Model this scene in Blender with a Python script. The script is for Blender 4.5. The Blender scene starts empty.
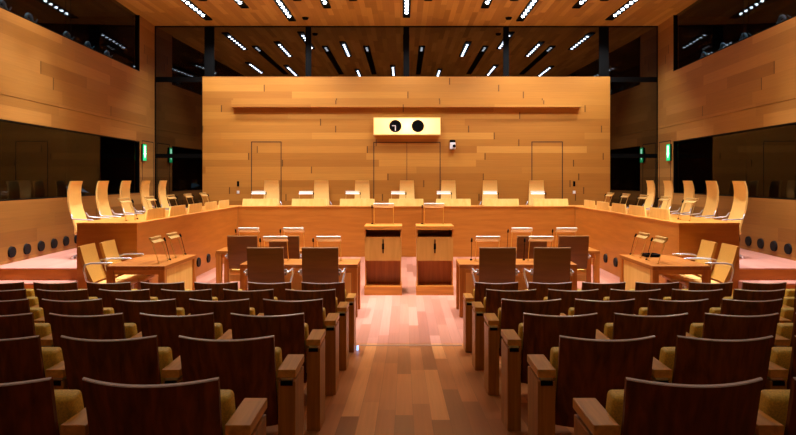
import bpy, bmesh, math, random
from mathutils import Vector, Matrix
PI = math.pi
R = math.radians
random.seed(7)
sc = bpy.context.scene
COL = sc.collection

# ------------------------------------------------------------------ helpers
def srgb(r, g, b):
    def f(c):
        c /= 255.0
        return c / 12.92 if c <= .04045 else ((c + .055) / 1.055) ** 2.4
    return (f(r), f(g), f(b), 1.0)

class MB:
    """collects shapes into ONE mesh"""
    def __init__(self):
        self.bm = bmesh.new()
    def box(self, x0, x1, y0, y1, z0, z1, bevel=0.0, segs=2):
        v = [self.bm.verts.new(p) for p in ((x0,y0,z0),(x1,y0,z0),(x1,y1,z0),(x0,y1,z0),(x0,y0,z1),(x1,y0,z1),(x1,y1,z1),(x0,y1,z1))]
        f = [self.bm.faces.new([v[i] for i in q]) for q in ((3,2,1,0),(4,5,6,7),(0,1,5,4),(1,2,6,5),(2,3,7,6),(3,0,4,7))]
        if bevel:
            es = list({e for a in f for e in a.edges})
            bmesh.ops.bevel(self.bm, geom=es, offset=bevel, segments=segs, profile=.5, affect='EDGES')
        return self
    def hexa(self, pts, bevel=0.0, segs=2):
        """8 points: bottom ring then top ring"""
        v = [self.bm.verts.new(p) for p in pts]
        f = [self.bm.faces.new([v[i] for i in q]) for q in ((3,2,1,0),(4,5,6,7),(0,1,5,4),(1,2,6,5),(2,3,7,6),(3,0,4,7))]
        if bevel:
            es = list({e for a in f for e in a.edges})
            bmesh.ops.bevel(self.bm, geom=es, offset=bevel, segments=segs, profile=.5, affect='EDGES')
        return self
    def quad(self, *pts):
        self.bm.faces.new([self.bm.verts.new(p) for p in pts]); return self
    def cyl(self, p0, p1, r0, r1=None, n=20):
        r1 = r0 if r1 is None else r1
        p0, p1 = Vector(p0), Vector(p1); d = (p1 - p0).normalized()
        a = d.orthogonal().normalized(); b = d.cross(a)
        A, B = [], []
        for i in range(n):
            t = 2*PI*i/n; w = a*math.cos(t) + b*math.sin(t)
            A.append(self.bm.verts.new(p0 + w*r0)); B.append(self.bm.verts.new(p1 + w*r1))
        for i in range(n):
            j = (i+1) % n; self.bm.faces.new((A[i], A[j], B[j], B[i]))
        self.bm.faces.new(A[::-1]); self.bm.faces.new(B)
        return self
    def tube(self, path, r, n=8):
        P = [Vector(p) for p in path]; rings = []; a = None
        for i, p in enumerate(P):
            d = (P[min(i+1, len(P)-1)] - P[max(i-1, 0)]).normalized()
            a = d.orthogonal().normalized() if a is None else (a - d*a.dot(d)).normalized()
            b = d.cross(a)
            rings.append([self.bm.verts.new(p + (a*math.cos(2*PI*k/n) + b*math.sin(2*PI*k/n))*r) for k in range(n)])
        for A, B in zip(rings, rings[1:]):
            for k in range(n):
                j = (k+1) % n; self.bm.faces.new((A[k], A[j], B[j], B[k]))
        self.bm.faces.new(rings[0][::-1]); self.bm.faces.new(rings[-1])
        return self
    def torus(self, c, R0, r, axis='y', n=24, m=8):
        pts = []
        for i in range(n+1):
            t = 2*PI*i/n; u, v = R0*math.cos(t), R0*math.sin(t)
            pts.append((c[0]+u, c[1], c[2]+v) if axis == 'y' else ((c[0], c[1]+u, c[2]+v) if axis == 'x' else (c[0]+u, c[1]+v, c[2])))
        return self.tube(pts, r, m)
    def shell(self, nu, nv, f, off):
        """solid curved panel: f(u,v) back surface, off(u,v) vector to the front surface"""
        A = [[self.bm.verts.new(f(i/nu, j/nv)) for j in range(nv+1)] for i in range(nu+1)]
        B = [[self.bm.verts.new(Vector(f(i/nu, j/nv)) + Vector(off(i/nu, j/nv))) for j in range(nv+1)] for i in range(nu+1)]
        F = self.bm.faces.new
        for i in range(nu):
            for j in range(nv):
                F((A[i][j], A[i+1][j], A[i+1][j+1], A[i][j+1])); F((B[i][j], B[i][j+1], B[i+1][j+1], B[i+1][j]))
        for i in range(nu):
            F((A[i][0], B[i][0], B[i+1][0], A[i+1][0])); F((A[i][nv], A[i+1][nv], B[i+1][nv], B[i][nv]))
        for j in range(nv):
            F((A[0][j], A[0][j+1], B[0][j+1], B[0][j])); F((A[nu][j], B[nu][j], B[nu][j+1], A[nu][j+1]))
        return self
    def build(self, name, mat, parent=None, smooth=None):
        bmesh.ops.recalc_face_normals(self.bm, faces=self.bm.faces)
        me = bpy.data.meshes.new(name); self.bm.to_mesh(me); self.bm.free()
        if smooth:
            for p in me.polygons: p.use_smooth = True
            try: me.set_sharp_from_angle(angle=R(smooth))
            except Exception: pass
        me.materials.append(mat)
        o = bpy.data.objects.new(name, me); COL.objects.link(o)
        if parent: o.parent = parent
        return o

def tag(o, label=None, cat=None, group=None, kind=None):
    if label: o['label'] = label
    if cat: o['category'] = cat
    if group: o['group'] = group
    if kind: o['kind'] = kind
    return o
def empty(name, loc=(0,0,0), rz=0.0, label=None, cat=None, group=None):
    o = bpy.data.objects.new(name, None); o.empty_display_size = .1; COL.objects.link(o)
    o.location = loc; o.rotation_euler = (0, 0, rz)
    return tag(o, label, cat, group)
def copy_tree(o, parent=None):
    c = o.copy(); COL.objects.link(c)
    if parent: c.parent = parent
    for ch in [x for x in KIDS.get(o.name, [])]:
        copy_tree(ch, c)
    return c
KIDS = {}
def remember(root):
    """list children once, so that copies are made from the prototype only"""
    for o in [root] + list(root.children_recursive):
        KIDS[o.name] = list(o.children)
def structure(o): o['kind'] = 'structure'; return o
def place(proto, used, loc, rz, label, cat, group):
    if proto.name in used: o = copy_tree(proto)
    else: used.add(proto.name); o = proto
    o.location = loc; o.rotation_euler = (0, 0, rz)
    return tag(o, label, cat, group)
USED = set()
ORD = ['first','second','third','fourth','fifth','sixth','seventh','eighth','ninth']

# ------------------------------------------------------------------ materials
def new_mat(name):
    m = bpy.data.materials.new(name); m.use_nodes = True
    nt = m.node_tree; b = nt.nodes['Principled BSDF']
    return m, nt, b
def N(nt, t, **kw):
    n = nt.nodes.new(t)
    for k, v in kw.items(): setattr(n, k, v)
    return n
def math_n(nt, op, a, b=None, c=None):
    n = N(nt, 'ShaderNodeMath', operation=op)
    for i, v in enumerate((a, b, c)):
        if v is None: continue
        if hasattr(v, 'links') or hasattr(v, 'is_linked'): nt.links.new(v, n.inputs[i])
        else: n.inputs[i].default_value = v
    return n.outputs[0]
def ramp(nt, fac, stops):
    n = N(nt, 'ShaderNodeValToRGB'); e = n.color_ramp.elements
    e[0].position, e[0].color = stops[0]; e[1].position, e[1].color = stops[-1]
    for p, c in stops[1:-1]:
        k = e.new(p); k.color = c
    nt.links.new(fac, n.inputs[0]); return n.outputs[0]

def planks(name, u, v, L, W, cols, rough=.45, joint=.4, seam=.0025, grain=.16, spec=.3, seed=0.0, dark=.35):
    """long boards running along u, W wide, each board with its own tone"""
    m, nt, b = new_mat(name)
    tc = N(nt, 'ShaderNodeTexCoord'); sp = N(nt, 'ShaderNodeSeparateXYZ'); nt.links.new(tc.outputs['Object'], sp.inputs[0])
    U, V = sp.outputs[u], sp.outputs[v]
    vs = math_n(nt, 'DIVIDE', math_n(nt, 'ADD', V, 50.0 + seed), W)
    row = math_n(nt, 'FLOOR', vs)
    w1 = N(nt, 'ShaderNodeTexWhiteNoise', noise_dimensions='1D'); nt.links.new(row, w1.inputs['W'])
    Lr = math_n(nt, 'MULTIPLY_ADD', w1.outputs['Value'], L*.5, L*.75)
    uu = math_n(nt, 'ADD', math_n(nt, 'DIVIDE', math_n(nt, 'ADD', U, 60.0), Lr), math_n(nt, 'MULTIPLY', w1.outputs['Value'], 17.0))
    cell = math_n(nt, 'FLOOR', uu)
    cb = N(nt, 'ShaderNodeCombineXYZ'); nt.links.new(cell, cb.inputs[0]); nt.links.new(row, cb.inputs[1]); cb.inputs[2].default_value = seed
    w2 = N(nt, 'ShaderNodeTexWhiteNoise', noise_dimensions='3D'); nt.links.new(cb.outputs[0], w2.inputs['Vector'])
    n = len(cols)
    col = ramp(nt, w2.outputs['Value'], [(i/(n-1), c) for i, c in enumerate(cols)])
    # grain drawn out along the board
    g = N(nt, 'ShaderNodeCombineXYZ')
    nt.links.new(math_n(nt, 'MULTIPLY_ADD', U, 1.3, math_n(nt, 'MULTIPLY', w2.outputs['Value'], 40.0)), g.inputs[0])
    nt.links.new(math_n(nt, 'MULTIPLY', V, 38.0), g.inputs[1])
    no = N(nt, 'ShaderNodeTexNoise'); no.inputs['Scale'].default_value = 1.0; no.inputs['Detail'].default_value = 4.0
    nt.links.new(g.outputs[0], no.inputs['Vector'])
    gr = math_n(nt, 'MULTIPLY_ADD', no.outputs['Fac'], grain*2, 1.0 - grain)
    # dark joints at some board ends, fine seams between rows
    fu = math_n(nt, 'MULTIPLY', math_n(nt, 'FRACT', uu), Lr)
    jm = math_n(nt, 'MULTIPLY', math_n(nt, 'LESS_THAN', fu, .03), math_n(nt, 'LESS_THAN', w2.outputs['Value'], joint))
    fv = math_n(nt, 'MULTIPLY', math_n(nt, 'FRACT', vs), W)
    sm = math_n(nt, 'MULTIPLY', math_n(nt, 'LESS_THAN', fv, seam), .55)
    dk = math_n(nt, 'SUBTRACT', 1.0, math_n(nt, 'MULTIPLY', math_n(nt, 'MAXIMUM', jm, sm), 1.0 - dark))
    mx = N(nt, 'ShaderNodeMix', data_type='RGBA', blend_type='MULTIPLY'); mx.inputs[0].default_value = 1.0
    nt.links.new(col, mx.inputs[6])
    k = N(nt, 'ShaderNodeCombineColor')
    f = math_n(nt, 'MULTIPLY', gr, dk)
    for i in range(3): nt.links.new(f, k.inputs[i])
    nt.links.new(k.outputs[0], mx.inputs[7]); nt.links.new(mx.outputs[2], b.inputs['Base Color'])
    b.inputs['Roughness'].default_value = rough; b.inputs['Specular IOR Level'].default_value = spec
    bp = N(nt, 'ShaderNodeBump'); bp.inputs['Strength'].default_value = .12; bp.inputs['Distance'].default_value = .002
    nt.links.new(f, bp.inputs['Height']); nt.links.new(bp.outputs[0], b.inputs['Normal'])
    return m

def wood(name, c0, c1, axis=0, scale=1.0, rough=.4, spec=.4, stretch=26.0):
    """one veneer: grain running along the given axis"""
    m, nt, b = new_mat(name)
    tc = N(nt, 'ShaderNodeTexCoord'); mp = N(nt, 'ShaderNodeMapping'); nt.links.new(tc.outputs['Object'], mp.inputs[0])
    s = [stretch*scale]*3; s[axis] = 1.6*scale; mp.inputs['Scale'].default_value = s
    oi = N(nt, 'ShaderNodeObjectInfo'); cx = N(nt, 'ShaderNodeCombineXYZ')
    for i in range(3): nt.links.new(math_n(nt, 'MULTIPLY', oi.outputs['Random'], 37.0), cx.inputs[i])
    nt.links.new(cx.outputs[0], mp.inputs['Location'])
    no = N(nt, 'ShaderNodeTexNoise'); no.inputs['Scale'].default_value = 1.0; no.inputs['Detail'].default_value = 5.0; no.inputs['Distortion'].default_value = .4
    nt.links.new(mp.outputs[0], no.inputs['Vector'])
    nt.links.new(ramp(nt, no.outputs['Fac'], [(.3, c0), (.7, c1)]), b.inputs['Base Color'])
    b.inputs['Roughness'].default_value = rough; b.inputs['Specular IOR Level'].default_value = spec
    return m

def plain(name, c, rough=.5, metal=0.0, spec=.5, noise=0.0, nscale=60.0):
    m, nt, b = new_mat(name)
    b.inputs['Base Color'].default_value = c
    b.inputs['Roughness'].default_value = rough; b.inputs['Metallic'].default_value = metal; b.inputs['Specular IOR Level'].default_value = spec
    if noise:
        tc = N(nt, 'ShaderNodeTexCoord'); no = N(nt, 'ShaderNodeTexNoise'); no.inputs['Scale'].default_value = nscale; no.inputs['Detail'].default_value = 3.0
        nt.links.new(tc.outputs['Object'], no.inputs['Vector'])
        d = tuple(x*(1-noise) for x in c[:3]) + (1,); l = tuple(min(1, x*(1+noise)) for x in c[:3]) + (1,)
        nt.links.new(ramp(nt, no.outputs['Fac'], [(.3, d), (.7, l)]), b.inputs['Base Color'])
        bp = N(nt, 'ShaderNodeBump'); bp.inputs['Strength'].default_value = .2; bp.inputs['Distance'].default_value = .002
        nt.links.new(no.outputs['Fac'], bp.inputs['Height']); nt.links.new(bp.outputs[0], b.inputs['Normal'])
    return m
def emit(name, c, s):
    m, nt, b = new_mat(name)
    b.inputs['Base Color'].default_value = (0,0,0,1); b.inputs['Emission Color'].default_value = c; b.inputs['Emission Strength'].default_value = s
    return m
def glass(name, tint, ior, rough=0.0):
    m = bpy.data.materials.new(name); m.use_nodes = True; nt = m.node_tree; nt.nodes.clear()
    out = N(nt, 'ShaderNodeOutputMaterial'); mx = N(nt, 'ShaderNodeMixShader'); fr = N(nt, 'ShaderNodeFresnel'); fr.inputs['IOR'].default_value = ior
    tr = N(nt, 'ShaderNodeBsdfTransparent'); tr.inputs[0].default_value = tint
    gl = N(nt, 'ShaderNodeBsdfGlossy'); gl.inputs['Roughness'].default_value = rough; gl.inputs[0].default_value = (1,1,1,1)
    ge = N(nt, 'ShaderNodeNewGeometry')      # only the outer faces of the pane reflect
    fk = math_n(nt, 'MULTIPLY', fr.outputs[0], math_n(nt, 'SUBTRACT', 1.0, ge.outputs['Backfacing']))
    nt.links.new(fk, mx.inputs[0]); nt.links.new(tr.outputs[0], mx.inputs[1]); nt.links.new(gl.outputs[0], mx.inputs[2]); nt.links.new(mx.outputs[0], out.inputs[0])
    return m

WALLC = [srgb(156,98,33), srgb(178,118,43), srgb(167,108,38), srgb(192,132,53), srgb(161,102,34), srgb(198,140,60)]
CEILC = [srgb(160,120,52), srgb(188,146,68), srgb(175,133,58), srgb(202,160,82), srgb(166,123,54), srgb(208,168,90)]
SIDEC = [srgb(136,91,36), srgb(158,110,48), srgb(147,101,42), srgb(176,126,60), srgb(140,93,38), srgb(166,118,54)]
M = {}
M['wall_back'] = planks('oak boards back wall', 0, 2, 3.2, .186, WALLC, rough=.5, joint=.55)
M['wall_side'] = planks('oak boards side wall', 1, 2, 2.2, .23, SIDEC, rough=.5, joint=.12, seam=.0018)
M['ceiling'] = planks('oak boards ceiling', 1, 0, 1.5, .14, CEILC, rough=.55, joint=.0, seam=.002, grain=.12)
FL = [srgb(136,82,44), srgb(200,130,76), srgb(170,106,60), srgb(220,152,92), srgb(122,74,44), srgb(190,120,66)]
M['floor'] = planks('parquet strips', 1, 0, 1.5, .125, FL, rough=.34, joint=.0, seam=.003, grain=.2, spec=.45)
M['front'] = planks('overlit parquet', 1, 0, 1.5, .125, [srgb(160,102,82), srgb(192,132,112), srgb(176,116,97), srgb(204,143,124), srgb(152,96,78), srgb(186,126,104)], rough=.34, joint=.0, seam=.003, grain=.16, spec=.45)  # floor boards repeated paler and pinker, strong light put into the colour
M['dais'] = planks('parquet dais', 1, 0, 1.6, .14, [srgb(200,138,122), srgb(216,154,138)], rough=.36, joint=.0, seam=.002, grain=.12, spec=.4, seed=3.0)  # pale pink of the brightly lit boards put into the colour
M['oak'] = wood('oak veneer', srgb(178,108,36), srgb(208,136,54), 0)
M['oak_y'] = wood('oak veneer long', srgb(178,108,36), srgb(208,136,54), 1)
M['oak_v'] = wood('oak veneer upright', srgb(172,102,34), srgb(200,128,50), 2)
M['bench'] = wood('bench veneer', srgb(180,110,33), srgb(198,126,45), 0, stretch=14)
M['riser'] = wood('step riser oak', srgb(188,112,36), srgb(206,130,48), 0, stretch=14)
M['table'] = wood('table oak', srgb(150,86,28), srgb(178,108,40), 0)
M['table_y'] = wood('table oak long', srgb(150,86,28), srgb(178,108,40), 1)
M['pedestal_shade'] = wood('pedestal oak with shade', srgb(150,86,28), srgb(178,108,40), 2)
M['bench_y'] = wood('bench veneer wing', srgb(180,110,33), srgb(198,126,45), 1, stretch=14)
M['walnut'] = wood('seat back veneer', srgb(76,34,11), srgb(134,68,25), 2, stretch=30, rough=.42, spec=.4)
M['post'] = wood('armrest wood', srgb(148,94,34), srgb(186,124,48), 2, stretch=34)
M['postpad'] = wood('armrest top wood', srgb(192,132,50), srgb(228,166,72), 1, stretch=34)
M['edge'] = plain('pale seat edge', srgb(240,236,242), rough=.3)
M['olive'] = plain('olive gold upholstery', srgb(236,202,84), rough=.55, noise=.22, nscale=140)
M['tan'] = plain('tan leather', srgb(206,152,70), rough=.45, noise=.06, nscale=60, spec=.4)
M['cream'] = plain('pale tan leather', srgb(238,190,108), rough=.45, noise=.05, nscale=60, spec=.4)
M['brown'] = wood('chair back veneer', srgb(104,64,20), srgb(120,76,27), 0, stretch=20, rough=.45)
M['chrome'] = plain('chrome', srgb(232,232,238), rough=.22, metal=.6)
M['brass'] = plain('satin brass', srgb(222,190,120), rough=.3, metal=.9)
M['bar'] = plain('lamp bar', srgb(206,168,100), rough=.35, metal=.4)  # duller copy of the bar, weaker light put into its colour
M['bar_lit'] = plain('strongly lit lamp bar', srgb(250,244,228), rough=.4)  # same bar made paler, strong light put into its colour
M['black'] = plain('matt black', srgb(4,4,4), rough=.6, spec=.08)
M['disc'] = plain('loudspeaker mesh', srgb(17,16,19), rough=.6, spec=.2, noise=.5, nscale=220)
M['groove'] = plain('dark groove', srgb(46,24,10), rough=.8)
M['yellow'] = wood('maple panel', srgb(226,176,86), srgb(240,196,110), 2, stretch=12)
M['lectern'] = wood('lectern panel', srgb(184,130,56), srgb(202,148,70), 2, stretch=12)
M['white'] = plain('white plastic', srgb(225,225,225), rough=.4)
M['grey'] = plain('blue grey plastic', srgb(130,150,158), rough=.5)
M['booth'] = plain('booth lining', srgb(26,16,10), rough=.8)
M['glass_back'] = glass('dark mirror glass', (.03,.03,.035,1), 2.55)
M['glass_side'] = glass('dark window glass', (.5,.55,.58,1), 1.3)
M['lamp'] = emit('spot lamp', srgb(222,238,255), 22.0)
M['lampdim'] = emit('dim spot lamp', srgb(222,230,240), 3.0)
M['green'] = emit('green sign face', srgb(30,190,110), 1.6)
M['greenwhite'] = emit('white sign pictogram', srgb(190,255,225), 3.0)
M['screen'] = emit('pale screen', srgb(150,190,215), .35)
M['diffuser'] = None

# ------------------------------------------------------------------ room
HC = 1.93
CAM = (-.063, 0.0, HC)
CEIL = 6.11; BACK = 16.4
DZ = .547                                    # dais height
def wx(y): return 6.05 + .05*y               # half width of the room at depth y
Y0 = -3.0
# floor: flat in front, rising towards the back rows
f = MB()
YS = 7.07; SL = .0966
f.quad((-wx(YS)-.1,YS,0), (wx(YS)+.1,YS,0), (wx(BACK)+.1,BACK+.2,0), (-wx(BACK)-.1,BACK+.2,0))
f.quad((-wx(Y0)-.3,Y0,SL*(YS-Y0)), (wx(Y0)+.3,Y0,SL*(YS-Y0)), (wx(YS)+.1,YS,0), (-wx(YS)-.1,YS,0))
structure(f.build('floor', M['floor']))
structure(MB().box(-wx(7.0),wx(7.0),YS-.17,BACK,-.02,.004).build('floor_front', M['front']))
structure(MB().box(-.6,.6,YS-.2,YS-.17,.0,.024).build('trim_1', plain('metal strip', srgb(190,165,150), rough=.4, metal=.5)))
def floor_z(y): return max(0.0, SL*(YS - y))
# ceiling
structure(MB().box(-7.1,7.1,Y0,BACK+.3,CEIL,CEIL+.1).build('ceiling', M['ceiling']))
structure(MB().box(-6.4,6.4,Y0-.1,Y0,.0,CEIL).build('wall_rear', M['wall_side']))
# dais on both sides and behind the bench, with two steps below its front edge
d = MB()
for s in (-1, 1):
    a = 5.08
    for z0, z1, y in ((0,DZ,9.285),(0,DZ*2/3,8.985),(0,DZ/3,8.685)):
        ye = BACK if y > 9.2 else y + .3
        p = [(s*a,y),(s*wx(y),y),(s*wx(ye),ye),(s*a,ye)]
        d.hexa([(x,yy,z0) for x,yy in p] + [(x,yy,z1) for x,yy in p])
    d.box(min(s*4.24,s*a), max(s*4.24,s*a), 9.285, BACK, 0, DZ)
d.box(-4.24,4.24,14.92,BACK,0,DZ)
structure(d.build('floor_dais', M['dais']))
rs = MB()
for s in (-1, 1):
    for z0, z1, y in ((DZ*2/3+.001,DZ-.02,9.285),(DZ/3+.001,DZ*2/3-.02,8.985),(0.001,DZ/3-.02,8.685)):
        rs.box(min(s*5.10,s*(wx(y)-.01)),max(s*5.10,s*(wx(y)-.01)),y-.006,y,z0,z1)
structure(rs.build('trim_3', M['riser']))
# side walls with two long booth windows each
LW0, LW1, UW0, UW1 = 1.573, 2.892, 4.675, CEIL
YW = 15.33                                   # far end of the windows
def wallpiece(mb, s, y0, y1, z0, z1, t=.14):
    mb.hexa([(s*wx(y0),y0,z0),(s*(wx(y0)+t),y0,z0),(s*(wx(y1)+t),y1,z0),(s*wx(y1),y1,z0),
             (s*wx(y0),y0,z1),(s*(wx(y0)+t),y0,z1),(s*(wx(y1)+t),y1,z1),(s*wx(y1),y1,z1)])
for s, side in ((-1,'left'),(1,'right')):
    w = MB()
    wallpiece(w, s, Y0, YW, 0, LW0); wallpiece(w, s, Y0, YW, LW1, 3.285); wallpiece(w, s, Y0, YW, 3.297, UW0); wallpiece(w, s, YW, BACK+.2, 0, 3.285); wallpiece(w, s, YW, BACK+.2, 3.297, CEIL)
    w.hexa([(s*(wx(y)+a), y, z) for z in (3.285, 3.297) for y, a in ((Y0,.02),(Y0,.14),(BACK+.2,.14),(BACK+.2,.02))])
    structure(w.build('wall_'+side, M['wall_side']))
    # booths behind the windows
    bo = MB()
    for z0, z1 in ((LW0-.9, LW1+.3), (UW0-.9, UW1-.02)):
        for y0, y1 in ((Y0, YW+.05),):
            X = lambda y, o: s*(wx(y)+o)
            bo.quad((X(y0,1.9),y0,z0),(X(y1,1.9),y1,z0),(X(y1,1.9),y1,z1),(X(y0,1.9),y0,z1))
            bo.quad((X(y0,.14),y0,z0),(X(y1,.14),y1,z0),(X(y1,1.9),y1,z0),(X(y0,1.9),y0,z0))
            bo.quad((X(y0,.14),y0,z1),(X(y1,.14),y1,z1),(X(y1,1.9),y1,z1),(X(y0,1.9),y0,z1))
            bo.quad((X(y1,.14),y1,z0),(X(y1,1.9),y1,z0),(X(y1,1.9),y1,z1),(X(y1,.14),y1,z1))
            bo.quad((X(y0,.14),y0,z0),(X(y0,1.9),y0,z0),(X(y0,1.9),y0,z1),(X(y0,.14),y0,z1))
    structure(bo.build('wall_booth_'+side, M['booth']))
    n = 0
    for nm, z0, z1, joints in (('window_1' if s < 0 else 'window_3', UW0, UW1, (3.0, 7.6, 11.85)), ('window_2' if s < 0 else 'window_4', LW0, LW1, (3.0, 7.6))):
        g = MB(); wallpiece(g, s, Y0, YW, z0, z1, .012)
        for v in g.bm.verts: v.co.x += s*.05
        g = structure(g.build(nm, M['glass_side']))
        fr = MB()
        wallpiece(fr, s, Y0, YW, z0, z0+.022, .1); wallpiece(fr, s, YW-.03, YW, z0, z1, .1)
        if z1 < CEIL: wallpiece(fr, s, Y0, YW, z1-.02, z1, .1)
        for j in joints: wallpiece(fr, s, j-.006, j+.006, z0, z1, .004)
        structure(fr.build('window_frame', M['black'], g))
# back: wooden wall, glass band above it, glass corners beside it
BW = 5.55; ZT = 4.718
w = MB(); w.box(-BW,BW,BACK-.06,BACK+.12,0,ZT)
structure(w.build('wall_back', M['wall_back']))
structure(MB().box(-4.72,4.72,BACK-.23,BACK-.0601,3.87,4.05).build('trim_2', M['wall_back']))   # board standing proud of the wall
structure(MB().box(-7.3,7.3,BACK+.5,BACK+.6,0,CEIL).build('wall_outer', M['booth']))
g = structure(MB().box(-wx(BACK)-.02,wx(BACK)+.02,BACK,BACK+.015,ZT,CEIL).build('window_5', M['glass_back']))
fr = MB()
for x in (-5.38, -2.675, 0.0, 2.725, 5.40):
    hw = .135 if abs(x) > 5 else .078
    fr.box(x-hw, x+hw, BACK-.012, BACK+.05, ZT, CEIL)
fr.box(-wx(BACK), wx(BACK), BACK-.015, BACK+.05, CEIL-.03, CEIL)
structure(fr.build('window_frame', M['black'], g))
for s, nm in ((-1,'window_6'),(1,'window_7')):
    x0, x1 = sorted((s*(BW-.02), s*(wx(BACK)+.02)))
    g = structure(MB().box(x0,x1,BACK,BACK+.015,0,ZT).build(nm, M['glass_back']))
    fr = MB(); fr.box(x0,x1,BACK-.012,BACK+.05,ZT-.14,ZT); fr.box(x0,x1,BACK-.012,BACK+.05,2.505,2.62)
    xe = s*(wx(BACK)-.02); fr.box(min(xe,s*wx(BACK)),max(xe,s*wx(BACK)),BACK-.02,BACK+.05,0,CEIL)
    structure(fr.build('window_frame', M['black'], g))
# flush doors: thin dark grooves in the boards
def groove_door(nm, x0, x1, top, mid=None):
    y0, y1 = BACK-.064, BACK-.0595; t = .011
    m = MB(); m.box(x0-t,x0+t,y0,y1,DZ,top); m.box(x1-t,x1+t,y0,y1,DZ,top); m.box(x0-t,x1+t,y0,y1,top-t,top+t)
    if mid is not None: m.box(mid-.006,mid+.006,y0,y1,DZ,top)
    structure(m.build(nm, M['groove']))
groove_door('door_1', -4.215, -3.41, 2.94); groove_door('door_2', -.885, .92, 2.93, .015); groove_door('door_3', 3.42, 4.25, 2.94)
for s, nm in ((-1,'door_4'),(1,'door_5')):       # doors in the side walls next to the corner
    m = MB(); y0, y1, tp = 15.5, 16.28, 2.92
    for a, b2, z0, z1 in ((y0-.012,y0+.012,DZ,tp),(y1-.012,y1+.012,DZ,tp),(y0,y1,tp-.012,tp+.012)):
        m.hexa([(s*(wx(y)-o),y,z) for z in (z0,z1) for y,o in ((a,.004),(a,-.001),(b2,-.001),(b2,.004))])
    structure(m.build(nm, M['groove']))

# ------------------------------------------------------------------ things on the back wall
def disc_pts(mb, c, r, t=.01, n=28): return mb.cyl((c[0],c[1],c[2]), (c[0],c[1]-t,c[2]), r, n=n)
tm, tnt, tb = new_mat('lit sign face')
tnt.nodes.remove(tb)
tl = N(tnt, 'ShaderNodeBsdfTranslucent'); tl.inputs[0].default_value = srgb(255,252,238)
df = N(tnt, 'ShaderNodeBsdfDiffuse'); df.inputs[0].default_value = srgb(235,190,110)
mx = N(tnt, 'ShaderNodeMixShader'); mx.inputs[0].default_value = .4
tnt.links.new(tl.outputs[0], mx.inputs[1]); tnt.links.new(df.outputs[0], mx.inputs[2]); tnt.links.new(mx.outputs[0], tnt.nodes['Material Output'].inputs[0])
CX = .02
ck = empty('clock_panel', (CX, BACK-.059, 3.12), 0, 'long backlit yellow panel with two round black dials above the double door', 'clock')
h = MB(); h.box(-.905,.905,-.02,0,.0,.47); h.box(-.905,-.885,-.17,-.02,0,.47); h.box(.885,.905,-.17,-.02,0,.47); h.box(-.885,.885,-.17,-.02,0,.02); h.box(-.885,.885,-.17,-.02,.45,.47)
h.build('housing', plain('sign housing', srgb(235,200,130), rough=.6), ck)
MB().box(-.884,.884,-.168,-.158,.021,.449).build('front_panel', tm, ck)
for i, x in enumerate((-.315, .29)):
    dl = MB().cyl((x,-.168,.235), (x,-.185,.235), .165, n=36).build('dial', M['black'], ck)
    MB().torus((x,-.185,.235), .162, .008).build('rim', M['groove'], dl)
    if i == 0:
        hd = MB(); hd.box(x-.012,x+.012,-.19,-.186,.11,.25); hd.build('minute_hand', M['white'], dl)
        hd = MB(); hd.box(x-.09,x+.012,-.192,-.188,.235,.255); hd.build('hour_hand', M['white'], dl)
for x, e in ((CX-.06, 120.0), (CX+.04, 120.0)):
    l = bpy.data.lights.new('sign_lamp', 'POINT'); l.energy = e; l.color = (1.0,.94,.78); l.shadow_soft_size = .03
    o = bpy.data.objects.new('sign_lamp', l); COL.objects.link(o); o.location = (x, BACK-.13, 3.355)
cm = empty('security_camera', (1.255, BACK-.058, 2.72), 0, 'small white camera with black lens on the back wall beside the clock panel', 'camera')
MB().box(-.075,.075,-.1,0,.20,.27,.008).build('bracket', M['black'], cm)
MB().box(-.075,.075,-.15,-.02,.02,.2,.015).build('body', M['white'], cm)
MB().cyl((.035,-.15,.1),(.035,-.17,.1),.042).build('lens', M['black'], cm)
for x, nm in ((-4.58,'left'),(4.57,'right')):
    k = MB().box(x-.03,x+.03,BACK-.075,BACK-.06,1.73,1.87,.004).build('wall_switch', M['black'])
    tag(k, 'small black switch on the back wall %s of the bench chairs' % ('near the left corner,' if x < 0 else 'near the right corner,'), 'switch', 'wall switches')
    k['label'] = 'small black wall switch on the back boards, %s end' % nm
    k = MB().box(x-.035,x+.035,BACK-.075,BACK-.06,1.53,1.61,.004).build('wall_socket', M['white'])
    tag(k, 'small white wall socket below the black switch, %s end of back wall' % nm, 'socket', 'wall sockets')
# green exit signs on the side walls
for s, nm in ((-1,'left'),(1,'right')):
    yc = 15.53
    e = empty('exit_sign', (s*wx(yc), yc, 2.41), 0, 'glowing green emergency exit sign on the %s side wall by the corner' % nm, 'exit sign', 'green exit signs')
    a = -s
    MB().box(min(0,a*.05),max(0,a*.05),-.105,.105,-.01,.42,.004).build('housing', M['black'], e)
    MB().box(min(a*.05,a*.058),max(a*.05,a*.058),-.1,.1,-.005,.415).build('face', M['green'], e)
    p = MB(); p.box(min(a*.058,a*.062),max(a*.058,a*.062),-.045,.045,.17,.38)
    p.hexa([(a*.058,-.07,.19),(a*.062,-.07,.19),(a*.062,.07,.19),(a*.058,.07,.19),(a*.058,-.006,.06),(a*.062,-.006,.06),(a*.062,.006,.06),(a*.058,.006,.06)])
    p.build('pictogram', M['greenwhite'], e)
# round loudspeakers along the foot of the side walls
for s, nm in ((-1,'left'),(1,'right')):
    for k in range(6):
        yc = 9.9 + .435*k; X = wx(yc)
        o = MB().cyl((s*(X+.01),yc,.725),(s*(X-.03),yc,.725),.098,.09,n=28).build('wall_loudspeaker', M['disc'], None, 40)
        tag(o, 'round black loudspeaker low on the %s side wall, %s from the camera' % (nm, ORD[k]), 'loudspeaker', 'round loudspeakers on the side walls')

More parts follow.
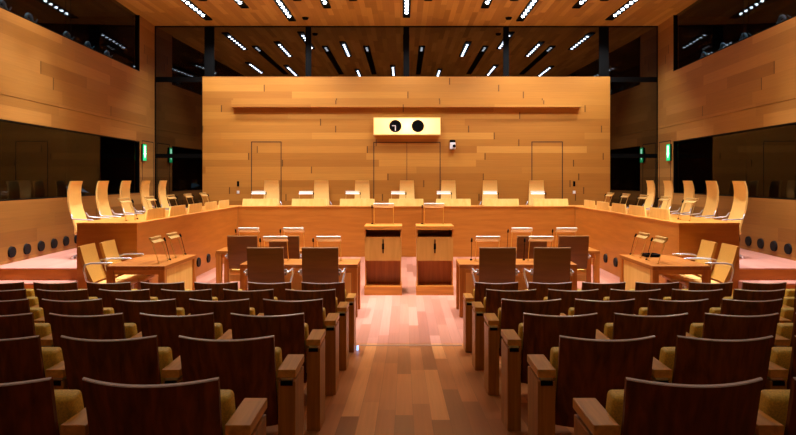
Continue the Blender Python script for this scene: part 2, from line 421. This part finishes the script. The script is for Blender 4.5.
# ------------------------------------------------------------------ judges' bench
ZB = 1.257
bw = empty('judges_bench', (0,14.85,0), 0, 'long wooden judges bench across the room in front of the back wall', 'bench', 'judges benches')
MB().box(-4.165,4.165,0,.05,0,ZB-.028).build('front_panel', M['bench'], bw)
MB().box(-5.06,5.06,-.012,.62,ZB-.028,ZB,.004).build('worktop', M['oak'], bw)
MB().box(-4.15,4.15,.58,.61,DZ+.001,ZB-.028).build('support_panel', M['bench'], bw)
BX = [-3.66,-2.43,-1.23,-.01,1.17,2.37,3.60]
for x in BX:
    MB().hexa([(x-.435,.09,ZB),(x+.435,.09,ZB),(x+.435,.12,ZB),(x-.435,.12,ZB),(x-.43,.15,ZB+.178),(x+.43,.15,ZB+.178),(x+.43,.175,ZB+.178),(x-.43,.175,ZB+.178)]).build('reading_screen', M['yellow'], bw)
BYW = [9.79,10.77,11.72,12.7,13.65]
for s, nm in ((-1,'left'),(1,'right')):
    wg = empty('judges_bench_wing', (s*4.17,9.235,0), 0, 'wooden side wing of the judges bench along the %s side wall' % nm, 'bench', 'judges benches')
    def bx(x0,x1,*a): return MB().box(min(s*x0,s*x1),max(s*x0,s*x1),*a)
    bx(0,.05,.05,5.6,0,ZB-.028).build('front_panel', M['bench_y'], wg)
    bx(0,.93,0,.045,0,ZB-.028).build('end_panel', M['bench'], wg)
    bx(-.012,.93,-.012,5.6,ZB-.028,ZB,.004).build('worktop', M['oak_y'], wg)
    for yb in BYW:
        y = yb - 9.235
        pts = [(s*.10,y),(s*.10,y+.8),(s*.125,y+.8),(s*.125,y)]; top = [(s*.10,y+.06),(s*.10,y+.78),(s*.125,y+.78),(s*.125,y+.06)]
        MB().hexa([(a,b,ZB) for a,b in pts]+[(a,b,ZB+.175) for a,b in top]).build('reading_screen', M['yellow'], wg)
    for k in range(8):
        y = 9.57 + .6*k - 9.235
        MB().cyl((s*.0,y,.27),(-s*.03,y,.27),.095,.088,n=28).build('loudspeaker', M['disc'], wg, 40)

# ------------------------------------------------------------------ chairs
def crom_base(mb_parent, r=.3, z=.0):
    b = MB(); b.cyl((0,0,.07),(0,0,.42),.028,n=14)
    for k in range(5):
        t = R(18+72*k); p = (r*math.cos(t), r*math.sin(t), .045)
        b.tube([(0,0,.085),(p[0]*.5,p[1]*.5,.075),p],.017); b.cyl((p[0],p[1],.0),(p[0],p[1],.05),.024,n=10)
    b.build('star_base', M['chrome'], mb_parent, 40)
def judge_chair():
    root = empty('judge_chair')
    prof = [(-.29,1.345),(-.315,1.26),(-.33,1.15),(-.325,1.0),(-.295,.85),(-.245,.70),(-.20,.56),(-.185,.47)]
    def F(u, v):
        t = v*(len(prof)-1); i = min(int(t), len(prof)-2); q = t-i
        y = prof[i][0]*(1-q)+prof[i+1][0]*q; z = prof[i][1]*(1-q)+prof[i+1][1]*q
        w = .185 + .04*v
        x = (u-.5)*2*w
        return (x, y - .015*(1-(2*u-1)**2), z)
    MB().shell(8, 21, F, lambda u, v: (0, .028, .003)).build('backrest', M['cream'], root, 50)
    MB().hexa([(-.23,-.2,.42),(.23,-.2,.42),(.23,.27,.44),(-.23,.27,.44),(-.23,-.2,.49),(.23,-.2,.49),(.23,.27,.505),(-.23,.27,.505)], .02, 3).build('seat', M['cream'], root, 50)
    for s in (-1,1):
        MB().tube([(s*.235,-.24,.78),(s*.275,-.2,.70),(s*.285,-.02,.685),(s*.285,.14,.685),(s*.285,.19,.66),(s*.28,.18,.6),(s*.26,.1,.46),(s*.2,.06,.43)],.012).build('armrest', M['chrome'], root, 60)
    crom_base(root)
    remember(root); return root
jc = judge_chair()
for k, (px, rz) in enumerate(zip([269,320,361.5,407,449,491.5,539], (8,6,3,0,-4,-6,-8))):
    x = (px-404)/600*15.75 - .063
    place(jc, USED, (x, 15.94, DZ), R(180+rz), 'high-backed tan chair behind the long judges bench, %s of seven from the left' % ORD[k], 'chair', 'judges chairs')
for s, nm in ((-1,'left'),(1,'right')):
    for k in range(5):
        yc = 10.55 + .955*k
        place(jc, USED, (s*5.545, yc, DZ), R(-90 if s < 0 else 90), 'high-backed tan chair behind the %s bench wing, %s from the camera' % (nm, ORD[k]), 'chair', 'judges chairs')

def counsel_chair(name, back, seat, ph, rear=False, lean=.0):
    root = empty(name)
    def F(u, v):
        x = (u-.5)*2*(.237 - .0*v); zz = ph - (ph-.5)*v
        return (x, -.31 - lean*(1-v) + .11*v + .02*math.sin(PI*v)*-1 - .02*(1-(2*u-1)**2), zz - .01*(2*u-1)**2*0)
    MB().shell(8, 8, F, lambda u, v: (0, .04, .008)).build('backrest', back, root, 50)
    MB().hexa([(-.235,-.2,.41),(.235,-.2,.41),(.235,.27,.43),(-.235,.27,.43),(-.235,-.2,.48),(.235,-.2,.48),(.235,.27,.49),(-.235,.27,.49)], .02, 3).build('seat', seat, root, 50)
    for s in (-1,1):
        if rear:
            MB().tube([(s*.2,-.2,.5),(s*.25,-.25,.54),(s*.252,-.285,.68),(s*.252,-.27,.755),(s*.252,-.2,.775),(s*.252,-.05,.778),(s*.252,.06,.778),(s*.245,.085,.772)],.013).build('armrest', M['chrome'], root, 60); continue
        MB().tube([(s*.24,-.235,.70),(s*.285,-.23,.705),(s*.29,-.1,.70),(s*.29,.12,.69),(s*.29,.17,.66),(s*.285,.17,.60),(s*.25,.1,.44),(s*.2,.08,.42)],.014).build('armrest', M['chrome'], root, 60)
        pl = MB(); pl.hexa([(s*.237,-.22,.66),(s*.27,-.24,.66),(s*.27,-.19,.66),(s*.24,-.19,.66),(s*.237,-.23,.74),(s*.27,-.25,.74),(s*.27,-.2,.74),(s*.24,-.2,.74)]); pl.build('arm_bracket', M['chrome'], root)
    crom_base(root, .28)
    remember(root); return root
cc = counsel_chair('counsel_chair', M['brown'], M['tan'], 1.03)
for s, nm in ((-1,'left'),(1,'right')):
    for k, x in enumerate((1.17, 1.885)):
        place(cc, USED, (s*x, 8.13, 0), R(-2*s), 'brown-backed chair at the front counsel table %s of the aisle, %s the aisle' % (nm, 'nearer' if k == 0 else 'off'), 'chair', 'chairs at the counsel tables')
    for k, x in enumerate((1.943, 2.6)):
        place(cc, USED, (s*x, 9.74, 0), R(2*s), 'brown-backed chair at the rear counsel table %s of the lecterns, %s them' % (nm, 'nearer' if k == 0 else 'off from'), 'chair', 'chairs at the counsel tables')
clk = counsel_chair('clerk_chair', M['tan'], M['cream'], 1.0, True, .07)
for s, nm in ((-1,'left'),(1,'right')):
    for k, (x, y) in enumerate(((4.17,8.46),(4.12,8.95))):
        place(clk, USED, (s*x, y, 0), R(-85 if s < 0 else 85), 'tan leather chair with chrome arms at the %s side table, %s the audience' % (nm, 'nearer' if k == 0 else 'farther from'), 'chair', 'chairs at the side tables')

# ------------------------------------------------------------------ tables and lecterns
def table(nm, x0, x1, y0, y1, label, group, modesty):
    cx, cy = (x0+x1)/2, (y0+y1)/2; a, b = (x1-x0)/2, (y1-y0)/2
    t = empty('counsel_table' if modesty == 'back' else 'side_table', (cx,cy,0), 0, label, 'table', group)
    T = .74
    MB().box(-a,a,-b,b,T-.055,T,.004).build('tabletop', M['table'] if a > b else M['table_y'], t)
    for sx in (-1,1):
        for sy in (-1,1):
            X, Y = sx*(a-.045), sy*(b-.045)
            MB().box(X-.043,X+.043,Y-.043,Y+.043,0,T-.055,.003).build('leg', M['oak_v'], t)
    if modesty == 'back': MB().box(-a+.09,a-.09,b-.09,b-.06,.16,T-.055).build('modesty_panel', M['yellow'], t)
    else:
        X = modesty*(a-.05); MB().box(X-.015,X+.015,-b+.09,b-.09,.04,T-.055).build('modesty_panel', M['yellow'], t)
    MB().box(-a+.09,a-.09,-b+.03,-b+.06,T-.12,T-.055).build('rail', M['oak'], t)
    return t
for s, nm in ((-1,'left'),(1,'right')):
    x = sorted((s*.71, s*2.35)); table('', x[0], x[1], 8.35, 8.95, 'wooden counsel table nearest the audience on the %s of the aisle' % nm, 'counsel tables', 'back')
    x = sorted((s*1.5, s*3.18)); table('', x[0], x[1], 9.93, 10.47, 'wooden counsel table nearer the judges bench, %s of the lecterns' % nm, 'counsel tables', 'back')
    x = sorted((s*3.33, s*4.13)); table('', x[0], x[1], 8.19, 9.45, 'wooden side table with yellow front panel before the %s bench wing' % nm, 'side tables', -s)

def lectern(cx, label):
    t = empty('lectern', (cx, 9.94, 0), 0, label, 'lectern', 'pair of lecterns')
    w = .311
    MB().box(-w,w,0,.52,0,.155,.004).build('plinth', M['oak'], t)
    b = MB(); b.box(-w+.012,w-.012,.25,.50,.155,.58); b.build('pedestal', M['pedestal_shade'], t)  # darker veneer carries the shade of the recess in its colour
    for s in (-1,1):
        MB().box(min(s*(w-.012),s*(w-.03)),max(s*(w-.012),s*(w-.03)),.03,.25,.155,.58).build('side_cheek', M['oak_v'], t)
    u = MB(); u.box(-w+.008,w-.008,.01,.50,.575,.97); u.build('body_panel', M['lectern'], t)
    sh = MB(); sh.box(-w,-w+.025,.0,.52,.97,1.085); sh.box(w-.025,w,.0,.52,.97,1.085); sh.box(-w+.025,w-.025,.49,.52,.97,1.085); sh.build('shelf', M['oak'], t)
    MB().box(-w-.004,w+.004,-.01,.53,1.085,1.152,.005).build('top', M['oak'], t)
    em = MB(); em.box(-.009,.009,.002,.01,.70,.93); em.box(-.018,.018,.002,.01,.765,.86); em.build('emblem', M['black'], t)
    return t
lectern(-.41, 'wooden lectern with dark emblem facing the bench, left one of the pair')
lectern(.45, 'wooden lectern with dark emblem facing the bench, right one of the pair')

# ------------------------------------------------------------------ reading lamps and microphones
def lamp_proto(name, metal, bar, h=.335):
    root = empty(name)
    for s in (-1,1):
        MB().tube([(s*.165,0,.008),(s*.165,-.115,h+.02)],.0055,6).build('stem', metal, root, 60)
        MB().cyl((s*.165,0,0),(s*.165,0,.012),.022,n=16).build('foot', metal, root, 40)
    lb = MB()
    lb.hexa([(-.175,-.075,h-.052),(.175,-.075,h-.052),(.175,-.055,h-.045),(-.175,-.055,h-.045),(-.175,-.14,h-.005),(.175,-.14,h-.005),(.175,-.115,h-.003),(-.175,-.115,h-.003)], .004, 2)
    lb.hexa([(-.175,-.14,h+.003),(.175,-.14,h+.003),(.175,-.10,h+.006),(-.175,-.10,h+.006),(-.175,-.145,h+.028),(.175,-.145,h+.028),(.175,-.105,h+.031),(-.175,-.105,h+.031)], .004, 2)
    lb.build('lamp_bar', bar, root, 50)
    remember(root); return root
lp = lamp_proto('reading_lamp', M['brass'], M['bar'])
lpw = lamp_proto('reading_lamp', M['brass'], M['bar_lit'])
def mic_proto():
    root = empty('microphone')
    MB().cyl((0,0,0),(0,0,.02),.018,n=16).build('foot', M['black'], root, 40)
    MB().tube([(0,0,.02),(.0,-.035,.16),(0,-.07,.29)],.004,6).build('gooseneck', M['black'], root, 60)
    MB().cyl((0,-.066,.28),(0,-.088,.33),.014,.012,n=12).build('capsule', M['black'], root, 50)
    remember(root); return root
mp_ = mic_proto()
def lamp(x, y, z, rz, where, proto=None): place(proto or lpw, USED, (x,y,z), rz, 'slim bar reading lamp '+where, 'lamp', 'bar reading lamps')
def mic(x, y, z, rz, where): place(mp_, USED, (x,y,z), rz, 'thin black gooseneck microphone '+where, 'microphone', 'gooseneck microphones')
for cx, nm in ((-.41,'left'),(.45,'right')):
    lamp(cx+.0, 10.36, 1.152, 0, 'on the %s lectern' % nm); mic(cx-.2, 10.36, 1.152, 0, 'on the %s lectern' % nm)
for s, nm in ((-1,'left'),(1,'right')):
    for k, x in enumerate((1.15, 1.92)):
        q = 'on the front counsel table %s of the aisle, %s the aisle' % (nm, 'nearer' if k == 0 else 'off')
        lamp(s*x, 8.78, .74, 0, q); mic(s*x-.23, 8.78, .74, 0, q)
    for k, x in enumerate((1.94, 2.70)):
        q = 'on the rear counsel table %s of the lecterns, %s them' % (nm, 'nearer' if k == 0 else 'farther from')
        lamp(s*x, 10.3, .74, 0, q); mic(s*x-.23, 10.3, .74, 0, q)
    for k, y in enumerate((8.58, 9.2)):
        q = 'on the %s side table, %s the audience' % (nm, 'nearer' if k == 0 else 'farther from')
        lamp(s*3.5, y, .74, (-PI/2 if s < 0 else PI/2), q, lp)
        mic(s*3.5, y+.23, .74, (-PI/2 if s < 0 else PI/2), q)
    for k, y in enumerate((9.75,10.73,11.7,12.64,13.6)):
        q = 'on the %s bench wing, %s from the camera' % (nm, ORD[k])
        lamp(s*4.5, y, ZB, (-PI/2 if s < 0 else PI/2), q, lp); mic(s*4.5, y+.23, ZB, (-PI/2 if s < 0 else PI/2), q)
for k, px in enumerate((257,305,352,398,444,491,539)):
    x = (px-404)/600*15.15-.063
    lamp(x, 15.2, ZB, PI, 'on the long bench, %s from the left' % ORD[k], lpw); mic(x+.2, 15.2, ZB, PI, 'on the long bench, %s from the left' % ORD[k])
# black tray with a notch on the right-hand side table
t = empty('desk_console', (3.73, 9.22, .74), 0, 'low black oblong tray lying on the right side table between its lamps', 'tray')
q = MB(); q.box(-.11,.11,-.11,-.075,0,.045,.008); q.box(-.11,.11,.075,.11,0,.045,.008); q.box(-.11,-.07,-.075,.075,0,.045,.004); q.box(.07,.11,-.075,.075,0,.045,.004); q.build('rim', M['black'], t)
MB().box(-.07,.07,-.075,.075,0,.012).build('tray_bottom', M['oak'], t)

# ------------------------------------------------------------------ audience seats
def seat_proto(s):
    """s = side of the armrest (+1: at the seat's right)"""
    root = empty('auditorium_seat')
    def F(u, v):
        a = (2*u-1); x = a*(.232 - .006*v)
        y = -.06*(1-a*a) + .13*v + .012*math.sin(PI*v)*-1
        z = .759 - .48*v - .006*(1-a*a)*(1-v)
        return (x, y, z)
    br = MB().shell(12, 6, F, lambda u, v: (0, .018, .004)).build('backrest', M['walnut'], root, 50)
    MB().shell(12, 1, lambda u, v: (F(u,0)[0], F(u,0)[1]-.001, F(u,0)[2]-.001+.0045*v), lambda u, v: (0, .011, .003)).build('edge_trim', M['edge'], br, 50)
    MB().hexa([(-.20,.14,.34),(.20,.14,.34),(.20,.17,.34),(-.20,.17,.34),(-.20,.055,.60),(.20,.055,.60),(.20,.11,.60),(-.20,.11,.60)], .02, 3).build('back_pad', M['olive'], root, 50)
    MB().hexa([(-.228,.245,.27),(.228,.245,.27),(.228,.325,.28),(-.228,.325,.28),(-.228,.14,.645),(.228,.14,.645),(.228,.222,.655),(-.228,.222,.655)], .02, 4).build('seat_cushion', M['olive'], root, 50)
    MB().box(-.25,.25,.14,.175,.28,.33).build('crossbar', M['black'], root)
    X = s*.2855
    p = MB(); p.hexa([(X-.043,.05,-.005),(X+.043,.05,-.005),(X+.043,.30,-.03),(X-.043,.30,-.03),(X-.043,.05,.525),(X+.043,.05,.525),(X+.043,.30,.525),(X-.043,.30,.525)], .002, 1)
    ar = p.build('armrest', M['post'], root)
    MB().box(X-.03,X+.03,.047,.06,.505,.526).build('slot', M['black'], ar)
    MB().box(X-.03,X+.03,.06,.28,.525,.545).build('spacer', M['chrome'], ar)
    MB().box(X-.045,X+.045,.045,.31,.545,.585,.003).build('armrest_pad', M['postpad'], ar)
    remember(root); return root
seatL, seatR = seat_proto(1), seat_proto(-1)
ROWN = ['front row','second row','third row','fourth row','fifth row','rearmost row']
for j in range(6):
    yb = 2.05 + .876*(5-j)
    n = [7,6,5,4,3,2][j]
    for s, nm in ((-1,'left'),(1,'right')):
        for k in range(n):
            x = s*(.645 + .2855 + .575*k)
            lab = 'dark wooden auditorium seat in the %s, %s from the aisle, %s block' % (ROWN[j], ORD[k], nm)
            place(seatL if s < 0 else seatR, USED, (x, yb, floor_z(yb)), 0, lab, 'seat', 'auditorium seats')
tag(MB().cyl((-.585,6.62,floor_z(6.62)+.02),(-.565,6.62,floor_z(6.62)+.02),.03).build('floor_marker_light', emit('blue marker', srgb(150,190,255), 2.0)), 'tiny blue-white marker light at the foot of a front row post', 'light')

# ------------------------------------------------------------------ booths: what stands behind the glass
def console(s, y, z, nm, k, up=True):
    X = s*(wx(y)+.27)
    e = empty('interpreter_console', (X,y,z), R(90 if s < 0 else -90), 'grey console with headset behind the upper %s window, %s from the camera' % (nm, ORD[k]), 'console', 'interpreter consoles')
    MB().hexa([(-.22,-.14,0),(.22,-.14,0),(.22,.14,0),(-.22,.14,0),(-.22,-.14,.04),(.22,-.14,.04),(.22,.14,.1),(-.22,.14,.1)],.008).build('body', M['grey'], e)
    hs = MB().torus((-.06,.03,.14),.085,.03,'y',20,8); hs.cyl((-.145,.03,.09),(-.115,.03,.09),.06,n=14); hs.cyl((-.005,.03,.09),(.025,.03,.09),.06,n=14)
    hs.build('headset', M['grey'], e, 60)
    MB().tube([(.16,.08,.08),(.17,.05,.14),(.15,0,.19)],.01,6).build('gooseneck', M['grey'], e, 60)
for s, nm in ((-1,'left'),(1,'right')):
    dk = MB(); 
    dk.hexa([(s*(wx(y)+o),y,z) for z in (UW0-.02,UW0+.03) for y,o in ((8.5,.15),(8.5,.7),(15.2,.7),(15.2,.15))])
    tag(dk.build('booth_desk', M['black']), 'dark desk shelf behind the upper %s window' % nm, 'desk', 'booth desks')
    for k, y in enumerate((10.2,11.0,12.35,13.25,14.2)):
        console(s, y, UW0+.03, nm, k)
    for y in (10.2,11.0,12.35,13.25,14.2):  # added spots to brighten the consoles, no lamp known there
        l = bpy.data.lights.new('console_fill', 'SPOT'); l.energy = 60; l.color = (.7,.9,1); l.spot_size = R(60); l.spot_blend = .6; l.shadow_soft_size = .02
        o = bpy.data.objects.new('console_fill', l); COL.objects.link(o); o.location = (s*(wx(y)+.45), y-.1, CEIL-.25); o.rotation_euler = (0, R(-10*s)*-1, 0)
    sr = empty('booth_screen', (s*(wx(12.9)+.3), 12.9, LW0-.0), R(0), 'pale bluish screen tilted low behind the lower %s window' % nm, 'screen', 'booth screens')
    if s < 0:
        MB().hexa([(-.02,-.5,.13),(.0,-.5,.13),(.0,.3,.06),(-.02,.3,.06),(-.12,-.4,.2),(-.1,-.4,.2),(-.1,.0,.22),(-.12,.0,.22)]).build('display', M['screen'], sr)
        MB().box(-.1,.1,-.3,.2,-.02,.06).build('stand', M['black'], sr)
    else:
        bpy.data.objects.remove(sr)

# ------------------------------------------------------------------ ceiling lights
def slot_proto(L, n, mat, pitch=None):
    root = empty('ceiling_light')
    W = .095
    h = MB(); h.box(-W,W,-L/2,L/2,-.004,0); h.box(-W,-W+.02,-L/2,L/2,-.03,-.004); h.box(W-.02,W,-L/2,L/2,-.03,-.004); h.box(-W+.02,W-.02,-L/2,-L/2+.03,-.03,-.004); h.box(-W+.02,W-.02,L/2-.03,L/2,-.03,-.004)
    h.build('housing', M['black'], root)
    for i in range(n):
        y = -L/2 + L*(i+.5)/n*.86 if pitch is None else L/2 - .25 - pitch*i
        MB().cyl((0,y,-.005),(0,y-.01,-.03),.034,.038,n=16).build('lamp', mat, root, 40)
    remember(root); return root
slotA = slot_proto(2.2, 7, M['lamp'])
slotB = slot_proto(5.0, 3, M['lampdim'], .2)
front = [(-5.17,14.6),(-3.93,13.5),(-3.0,14.7),(-1.93,13.5),(0.0,14.35),(1.9,13.5),(2.98,14.7),(4.12,13.5),(5.3,14.6)]
rear = [(-5.65,10.3,1),(-4.75,11.5,0),(-4.4,9.7,1),(-2.55,11.5,0),(-1.85,9.0,1),(-1.25,11.5,0),(-.48,9.7,1),(.5,11.5,0),(1.3,9.0,1),(2.5,11.5,0),(3.3,9.8,1),(4.6,11.5,0),(5.4,9.6,1)]
SPOT_F, SPOT_R = 600.0, 840.0
def spot(x, y, e, ang=60, aim=None, col=(.97,.97,1.0)):
    l = bpy.data.lights.new('spot_lamp', 'SPOT'); l.energy = e; l.spot_size = R(ang); l.spot_blend = 1.0; l.shadow_soft_size = .07; l.color = col
    o = bpy.data.objects.new('spot_lamp', l); COL.objects.link(o); o.location = (x, y, CEIL-.06)
    if aim: o.rotation_euler = aim
for k, (x, y) in enumerate(front):
    place(slotA, USED, (x,y,CEIL), 0, 'black slot of bright ceiling spotlights nearest the back glass, %s from the left wall' % ORD[k], 'ceiling light', 'ceiling slot lights')
    spot(x, y-.6, SPOT_F); spot(x, y+.55, SPOT_F*.62, 112, (R(16),0,0))
for k, (x, y, on) in enumerate(rear):
    place(slotA if on else slotB, USED, (x,y,CEIL), 0, 'black ceiling slot %s above the counsel tables, %s from left wall' % ('of spotlights' if on else 'with three dim lamps', (ORD+['tenth','eleventh','twelfth','thirteenth'])[k]), 'ceiling light', 'ceiling slot lights')
    if on:
        for dy in (-.5,.5): spot(x, y+dy, SPOT_R)
        spot(x, y, 230.0, 142, None, (1.0,.84,.62))
for x, nm in ((-2.62,'left'),(2.65,'right')):
    tag(MB().cyl((x,15.55,CEIL),(x,15.55,CEIL-.05),.09,.06,n=16).build('ceiling_sensor', M['black'], None, 40), 'small dark round sensor on the ceiling, %s of the centre slot light' % nm, 'sensor', 'ceiling sensors')
# added fill spots that brighten the public seats, unseen and without fixtures
for x in (-4.2, -1.4, 1.4, 4.2):
    spot(x, .3, 45.0, 120, None, (1.0,.8,.56))

# ------------------------------------------------------------------ camera, world, look
cd = bpy.data.cameras.new('camera'); cd.sensor_width = 36.0; cd.sensor_fit = 'HORIZONTAL'; cd.lens = 36.0*600/796
cd.shift_x = -6.0/796; cd.shift_y = -38.5/796; cd.clip_start = .05; cd.clip_end = 100
co = bpy.data.objects.new('camera', cd); COL.objects.link(co); co.location = CAM; co.rotation_euler = (PI/2, 0, 0)
sc.camera = co
wd = bpy.data.worlds.new('world'); sc.world = wd; wd.use_nodes = True
wd.node_tree.nodes['Background'].inputs[0].default_value = (0,0,0,1); wd.node_tree.nodes['Background'].inputs[1].default_value = 0
sc.view_settings.view_transform = 'Standard'; sc.view_settings.look = 'None'; sc.view_settings.gamma = 1.0
sc.view_settings.exposure = 0.0
try: sc.view_settings.use_curve_mapping = False
except Exception: pass
